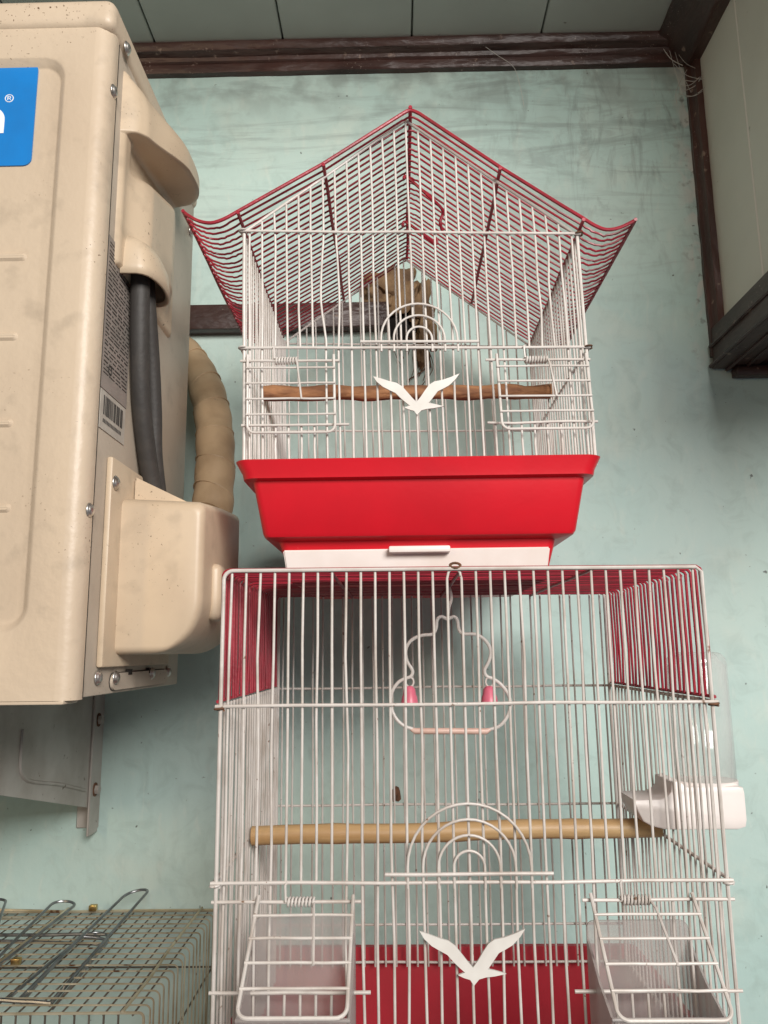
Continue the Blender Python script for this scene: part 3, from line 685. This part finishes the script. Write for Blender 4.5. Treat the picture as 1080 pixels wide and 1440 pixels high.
for s in (-1, 1):
    lwire((LXc + s * LH, L1, T0), (LXc + s * LH, L1, TB), .0017, name='corner_post')
    for i in range(1, 24):
        y = L0 + (L1 - L0) * i / 24; lwire((LXc + s * LH, y, T1 + .002), (LXc + s * LH, y, TB), amp=.0004)
    for z in (T1, T2, TB + .018): lwire((LXc + s * (LH + .0022), L0 - .003, z), (LXc + s * (LH + .0022), L1 + .003, z), .0015, name='side_rail')
    for z in (T1, T2):
        c = Vector((LXc + s * (LH + .001), L0 - .002, z - .002)); b = NB()
        tube(b, [c + Vector((.0034 * math.cos(a_), .0034 * math.sin(a_), .0018 * (a_ / 6.28 - .5))) for a_ in [i * .6 for i in range(14)]], .0009, 6); build('corner_tie', b, 'rust' if (s + (z == T2)) % 2 else 'wire_white_old', LC)
# red hood: bent wires left rail - roof - right rail
hp = [Vector((LXc - LH - .001, 0, T1 + .003)), Vector((LXc - LH - .001, 0, .0))]
rc = .005; zt3 = T0 + .0006
hp += [Vector((LXc - LH - .001, 0, zt3 - rc))] + [Vector((LXc - LH - .001 + rc - rc * math.cos(R(q)), 0, zt3 - rc + rc * math.sin(R(q)))) for q in range(18, 90, 18)] + [Vector((LXc - LH - .001 + rc, 0, zt3))]
hp += [Vector((LXc, 0, zt3 - .0004)), Vector((LXc + LH + .001 - rc, 0, zt3 - .0012))] + [Vector((LXc + LH + .001 - rc + rc * math.sin(R(q)), 0, zt3 - .0012 - rc + rc * math.cos(R(q)))) for q in range(18, 90, 18)] + [Vector((LXc + LH + .001, 0, zt3 - .0012 - rc)), Vector((LXc + LH + .0014, 0, .0)), Vector((LXc + LH + .001, 0, T1 + .003))]
NH = 26
def hoodw(y, r): return tube(NB(), [p + Vector((random.gauss(0, .0003), y, random.gauss(0, .0002))) for p in hp], r, 7)
hood = build('hood', hoodw(L0 + .0015, .0016), 'wire_red', LC, label='red wire hood over the top and upper sides')
hv = [build('hood_wire', hoodw(L0 + .0015, .00115), 'wire_red', hood) for _ in range(4)]
dy = (L1 - L0 - .001) / NH
for i in range(1, NH + 1):
    if i <= 4: hv[i - 1].location.y += dy * i
    else: rep(hv[i % 4], hood, (0, dy * (i - ((i % 4) + 1)), random.gauss(0, .0003)))
for x, z in ((LXc - .10, zt3 - .0024), (LXc, zt3 - .0024), (LXc + .10, zt3 - .0026)):
    build('hood_bar', tube(NB(), wob((x, L0, z), (x, L1, z), .0003), .0015, 8), 'wire_red', hood)
for s in (-1, 1): build('hood_bar', tube(NB(), wob((LXc + s * (LH + .0022), L0 - .002, T1 + .0035), (LXc + s * (LH + .0022), L1 + .002, T1 + .0035), .0003), .0014, 8), 'wire_red', hood)
b = NB(); c = Vector((P(640, 795, L0).x, L0 - .001, T0 + .002)); tube(b, [c + Vector((.004 * math.cos(q), .002 * math.sin(q), .0022 * math.sin(q))) for q in [i * .5 for i in range(14)]], .0011, 6); build('hook_end', b, 'rust', LC)
# arched lift door
yd = L0 - .0036; xc = LXc - .0005; idw = lambda x, y, z: Vector((x, y, z))
dr = build('lift_door', tube(NB(), wob((xc - .0602, yd - .002, T2 + .006), (xc + .0592, yd - .002, T2 + .006), .0002), .00135, 8), LM, LC)
arches(dr, xc, T2 + .006, [LP_, 2 * LP_, 3 * LP_, 4 * LP_], yd, .0010, LM, idw, .010)
# doors propped open by the feeders
fdl = feed_door(LC, 'feeding_door', -.1015, -.0340, lz_h, .0865, R(57), L0 - .001, LM, idw, LXc - LH - .003, -.0285, r=.0013)
fdr = feed_door(LC, 'feeding_door', .1345, .2060, lz_h, .0800, R(46), L0 - .001, LM, idw, .1285, LXc + LH + .004, r=.0013)
lwire((LXc - LH - .003, L0 - .0024, lz_s), (-.022, L0 - .0024, lz_s), .0013, name='sill_wire'); lwire((.120, L0 - .0024, lz_s), (LXc + LH + .004, L0 - .0024, lz_s), .0013, name='sill_wire')
emblem(LC, .0128, .0868, -.1930, L0 - .0045, idw)
# tray of the lower cage
b = NB()
loft(b, [R_(-.120, .220, .61, .865, -.4015, .008), R_(-.132, .232, .595, .880, -.3995, .012), R_(-.142, .242, .585, .889, -.312), R_(-.146, .246, .581, .893, -.3095), R_(-.146, .246, .581, .893, -.3055), R_(-.140, .240, .587, .887, -.3058), R_(-.130, .230, .598, .878, -.392)])
build('tray', b, 'red_plastic_dull', LC)
# bamboo perch
a, c = Vector((-.130, .72, -.1575)), Vector((.2275, .722, -.1530))
path = [a.lerp(c, i / 24) + Vector((0, 0, .0006 * math.sin(i * .5))) for i in range(25)]
rads = [.0082 + (.0006 if i in (5, 12, 19) else 0) + random.gauss(0, .0001) for i in range(25)]
pe = build('perch', tube(NB(), path, rads, 16), 'bamboo'); tag(pe, 'pale bamboo perch across the cage with the red hood', 'perch')
# swing
SWY = .722
def sp_(x, y): return P(540 + x / 5.537, 790 + y / 5.537, SWY)
half = [(495, 450), (478, 440), (450, 428), (425, 436), (411, 462), (408, 505), (395, 545), (370, 566), (320, 570), (270, 580), (215, 610), (180, 655), (168, 710), (180, 775), (210, 825), (223, 860), (205, 895), (160, 910), (110, 940), (68, 1000), (52, 1070), (60, 1150), (100, 1230), (160, 1280), (225, 1303)]
right = [(495, 450), (512, 440), (540, 428), (562, 438), (575, 470), (578, 505), (592, 545), (625, 562), (680, 562), (730, 570), (780, 605), (818, 655), (832, 710), (815, 780), (785, 835), (785, 868), (805, 895), (850, 912), (910, 955), (960, 1020), (985, 1090), (978, 1160), (945, 1230), (890, 1285), (820, 1306)]
SW = thing('bird_swing', 'white wire swing with two pink bells hanging inside the cage with the red hood', 'swing', sp_(520, 1310))
fr = build('swing_frame', tube(NB(), smooth_path([sp_(*p) for p in half], 3), .0016, 8), 'wire_white', SW)
build('swing_frame', tube(NB(), smooth_path([sp_(*p) for p in right], 3), .0016, 8), 'wire_white', SW)
build('swing_bar', tube(NB(), [sp_(210, 1304), sp_(240, 1318), sp_(520, 1318), sp_(800, 1320), sp_(828, 1306)], [.0016, .0028, .0028, .0028, .0016], 10), 'pinkish_plastic', SW)
top = sp_(495, 450); hz = T0
build('swing_hook', tube(NB(), smooth_path([top + Vector((0, 0, -.001)), top + Vector((.0012, 0, .010)), top + Vector((.004, .001, .020)), Vector((top.x + .002, SWY, hz - .004)), Vector((top.x, SWY, hz + .0012)), Vector((top.x - .003, SWY, hz + .002))], 4), .0016, 8), 'zip_white', SW)
for cx in (200, 822):
    c = sp_(cx, 1100); t = sp_(cx, 965); H = t.z - c.z
    b = NB(); prof_ = [(.0009, H), (.003, H - .0005), (.0052, H - .003), (.0060, H - .008), (.0068, .006), (.0078, 0), (.0068, .0008), (.005, H - .006)]
    rings = [[b.verts.new((c.x + q * math.cos(2 * math.pi * j / 18), SWY + q * math.sin(2 * math.pi * j / 18), c.z + h)) for j in range(18)] for q, h in prof_]
    loft(b, rings, True, True); be = build('bell', b, 'pink_plastic', SW)
    rcn = sp_(cx, 936); build('bell_ring', tube(NB(), [(rcn.x + .0036 * math.cos(q), SWY, rcn.z + .0042 * math.sin(q)) for q in [2 * math.pi * i / 16 for i in range(16)]], .0009, 6, closed=True), 'zip_white', be)
# drinker on the right side
DY = .712; dx = P(984, 1000, DY).x
DK = thing('water_feeder', 'clear plastic drinking tube in white cup hung on the cage with red hood', 'water feeder', (dx, DY, -.146))
zt4, zb4 = P(975, 917, DY).z, P(990, 1106, DY).z
b = NB(); rad = .0262; prof_ = []
for i in range(7): a_ = R(90 - 90 * i / 6); prof_.append((rad - .010 + .010 * math.cos(a_) if i else .0005, zt4 - .010 + .010 * math.sin(a_)))
prof_.insert(1, (rad - .012, zt4)); prof_ += [(rad, zt4 - .05), (rad, zb4 - .004), (rad - .0012, zb4 - .004), (rad - .0012, zt4 - .05), (rad - .0012, zt4 - .012), (rad - .010, zt4 - .0014), (.0005, zt4 - .0014)]
rings = [[b.verts.new((dx + q * math.cos(2 * math.pi * j / 28), DY + .82 * q * math.sin(2 * math.pi * j / 28), h)) for j in range(28)] for q, h in prof_]
loft(b, rings, True, True); build('tube', b, 'clear_plastic', DK, autos=False)
zc0, zc1 = P(1000, 1159, DY).z, P(990, 1100, DY).z
xl, xm_, xr = P(881, 1130, DY).x, P(946, 1100, DY).x, P(1034, 1130, DY).x
# side profile of the cup, extruded across its width
out_ = [(xl, P(881, 1118, DY).z), (xl + .002, P(884, 1132, DY).z), (xl + .007, P(892, 1148, DY).z), (xl + .014, zc0 + .003), (xl + .024, zc0 + .0006), (xl + .035, zc0), (xr - .008, zc0), (xr - .0015, zc0 + .002), (xr, zc0 + .008), (xr, zc1 - .006), (xr - .001, zc1 - .001), (xr - .006, zc1), (xm_ + .004, zc1), (xm_ - .002, zc1 + .005), (xm_ - .0085, zc1 + .004), (xm_ - .0095, zc1 - .004), (xm_ - .013, P(925, 1113, DY).z), (xm_ - .018, P(915, 1117, DY).z)]
b = NB(); kk = len(out_); rings = []
cxm = sum(p[0] for p in out_) / kk; czm = (zc0 + zc1) / 2
for ins, hh_ in ((.0018, -.0225), (.0006, -.0218), (0, -.020), (0, .020), (.0006, .0218), (.0018, .0225)):
    ring = []
    for i in range(kk):
        p0, p1, p2 = Vector(out_[i - 1]), Vector(out_[i]), Vector(out_[(i + 1) % kk])
        n_ = Vector((-(p2 - p0).y, (p2 - p0).x)).normalized(); q = p1 + n_ * ins
        ring.append(b.verts.new((q.x, DY + hh_, q.y)))
    rings.append(ring)
loft(b, rings, False, False); cap(b, rings[0], [(v.co.x, v.co.z) for v in rings[0]]); cap(b, rings[-1], [(v.co.x, v.co.z) for v in rings[-1]])
build('cup', b, 'white_plastic', DK)
b = NB(); loft(b, [[b.verts.new((dx + (rad + q) * math.cos(2 * math.pi * j / 28), DY + .80 * (rad + q) * math.sin(2 * math.pi * j / 28), zc1 + h)) for j in range(28)] for q, h in ((.001, -.002), (.0012, .0022), (-.0005, .0024))], True, True); build('collar', b, 'white_plastic', DK)
# seed cups wedged in the open doors
def seed_cup(x0, x1, ybk, yfr, zbk, zfr, zbot, label):
    t = .0016; cp = thing('seed_cup', label, 'feeder', ((x0 + x1) / 2, (ybk + yfr) / 2, zbot))
    b = NB(); prism(b, rrect(x0, x1, zbot, zbk, .006, 4), lambda a_, q, h: (a_, h, q), ybk, ybk + t); build('back_plate', b, 'frosted_plastic', cp)
    for xx in (x0, x1 - t):
        b = NB(); prism(b, [(ybk - .0002, zbot), (ybk - .0002, zbk - .012), ((ybk + yfr) / 2, (zbk + zfr) / 2 - .010), (yfr, zfr), (yfr + .006, zbot)], lambda a_, q, h: (h, a_, q), xx, xx + t); build('side_plate', b, 'frosted_plastic', cp)
    b = NB(); prism(b, [(yfr - .0006, zfr), (yfr + t, zfr), (yfr + .006 + t, zbot), (yfr + .0054, zbot)], lambda a_, q, h: (h, a_, q), x0 + t + .0002, x1 - t - .0002); build('front_plate', b, 'frosted_plastic', cp)
    b = NB(); box(b, (x0 + t + .0002, yfr + .008, zbot), (x1 - t - .0002, ybk - .0004, zbot + t)); build('bottom_plate', b, 'frosted_plastic', cp)
    b = NB(); tube(b, [(x0, yfr - .001, zfr), (x1, yfr - .001, zfr)], .0014, 8); build('front_lip', b, 'frosted_plastic', cp)
    return cp
seed_cup(-.1075, -.0335, .612, .548, -.190, -.232, -.305, 'frosted plastic seed cup under the open feeding door beside the golden mesh cage')
seed_cup(.1345, .2085, .612, .552, -.194, -.234, -.305, 'frosted plastic seed cup under the open feeding door below the drinking tube')

# ================================================================== mesh cage at the lower left
MZ = -.312; MX1 = -.229; MX0 = -.78; MY0, MY1 = .752, 1.028
MC = thing('mesh_cage', 'low cage of rusty golden wire mesh with steel loop handles below the wall bracket', 'wire cage', ((MX0 + MX1) / 2, .89, -.70))
nx = 18
for i in range(nx + 1):
    y = MY0 + (MY1 - MY0) * i / nx; rc = .005 + random.uniform(-.001, .001); x1 = MX1 + random.gauss(0, .0006)
    pts = [Vector((MX0, y, MZ)), Vector(((MX0 + x1) / 2, y, MZ + random.gauss(0, .0008))), Vector((x1 - rc, y, MZ))] + [Vector((x1 - rc + rc * math.sin(R(q)), y, MZ - rc + rc * math.cos(R(q)))) for q in (22, 45, 67)] + [Vector((x1, y, MZ - rc)), Vector((x1 + random.gauss(0, .001), y, -.50)), Vector((x1, y, -.70))]
    build('bent_wire', tube(NB(), pts, .0009 if 0 < i < nx else .0013, 6), 'gold_wire', MC)
x = MX1 - .010; 
while x > MX0:
    build('cross_wire', tube(NB(), wob((x, MY0, MZ - .002), (x, MY1, MZ - .002), .0004, 3), .0009, 6), 'dark_wire', MC)
    if x < MX1 - .02: build('front_wire', tube(NB(), wob((x, MY0 + .0015, MZ), (x, MY0 + .0015, -.70), .0004, 3), .0010, 6), 'dark_wire', MC)
    x -= .0131
for z in (-.375, -.50, -.69):
    build('side_wire', tube(NB(), wob((MX1 - .002, MY0, z), (MX1 - .002, MY1, z), .0003), .0011, 6), 'dark_wire', MC)
    build('back_wire', tube(NB(), wob((MX0, MY1 - .002, z), (MX1, MY1 - .002, z), .0003), .0011, 6), 'dark_wire', MC)
for xx in (MX1 - .018, MX1 - .185, MX1 - .36): build('top_bar', tube(NB(), wob((xx, MY0 - .004, MZ + .0024), (xx, MY1 + .004, MZ + .0024), .0004, 4), .0015, 8), 'gold_wire', MC)
build('edge_wire', tube(NB(), wob((MX0, MY1 + .002, MZ + .002), (MX1 + .002, MY1 + .002, MZ), .0006, 6), .0018, 8), 'gold_wire', MC)
def loop(a0, a1, b1, b0, bow, Y0, Y1, r=.0016):
    """U of steel wire: two feet a0,b0 (pixels), far end a1,b1"""
    p = [P(*a0, Y0), P(*a1, Y1), P(*b1, Y1), P(*b0, Y0)]
    mid = (p[1] + p[2]) / 2; out = (p[1] - p[0]).normalized(); hw = (p[2] - p[1]).length / 2; sd = (p[2] - p[1]).normalized()
    arc = [mid - sd * hw * math.cos(R(q)) + out * hw * bow * math.sin(R(q)) for q in range(0, 181, 15)]
    return build('loop_handle', tube(NB(), [p[0], p[0].lerp(p[1], .5) + Vector((0, 0, .001))] + arc + [p[3].lerp(p[2], .5), p[3]], r, 8), 'steel_wire', MC)
loop((26, 1406), (172, 1262), (206, 1256), (68, 1413), 1.0, .785, 1.0)
loop((12, 1404), (118, 1316), (150, 1320), (70, 1414), .9, .785, .93)
loop((30, 1410), (112, 1318), (152, 1324), (74, 1418), .3, .78, .925)
loop((-30, 1375), (72, 1272), (104, 1274), (-20, 1372), .8, .83, .995)
loop((-40, 1352), (-12, 1268), (8, 1268), (-20, 1352), .8, .86, 1.0)
for y0 in (1318, 1326): build('cross_handle', tube(NB(), wob(P(-20, y0 - 3, .935), P(148, y0 - 4 if y0 == 1318 else y0 + 2, .925), .0004), .0018, 8), 'steel_wire', MC)
build('cross_handle', tube(NB(), wob(P(-20, 1405, .775), P(72, 1411, .775), .0003), .0020, 8), 'steel_wire', MC)
for px, py, yy in ((131, 1277, 1.024), (22, 1364, .868)):
    c = P(px, py, yy); c.z = max(c.z, MZ + .0005); build('clip', box(NB(), c - Vector((.0045, .004, .003)), c + Vector((.0045, .004, .004)), .001, 2), 'brass', MC)

# ================================================================== cobwebs
cw = thing('cobweb', 'dusty cobweb threads in the corner of the brown mouldings under the ceiling', 'cobweb', (SX - .01, WY - .02, .83))
for a_, b_ in (((962, 128), (990, 100)), ((964, 136), (992, 122)), ((958, 120), (984, 108)), ((938, 62), (985, 58)), ((950, 70), (978, 96)), ((940, 66), (962, 140)), ((955, 132), (988, 128)), ((948, 90), (990, 112)), ((966, 98), (952, 146)), ((960, 112), (996, 106)), ((930, 64), (960, 92)), ((945, 58), (972, 130))):
    p0, p1 = P(*a_, 1.035), P(*b_, 1.018); m_ = (p0 + p1) / 2 + Vector((random.gauss(0, .003), 0, -.006))
    build('thread', tube(NB(), smooth_path([p0, m_, p1], 6), random.uniform(.0003, .0006), 5), 'web_thread', cw)
def hair(pts, Y, label):
    o = build('cobweb', tube(NB(), smooth_path([P(x, y, Y) for x, y in pts], 6), .00032, 5), 'web_thread'); tag(o, label, 'cobweb')
hair([(683, 66), (700, 78), (722, 94), (731, 120), (737, 150)], 1.012, 'long loose cobweb thread hanging from the cornice above the red roof')
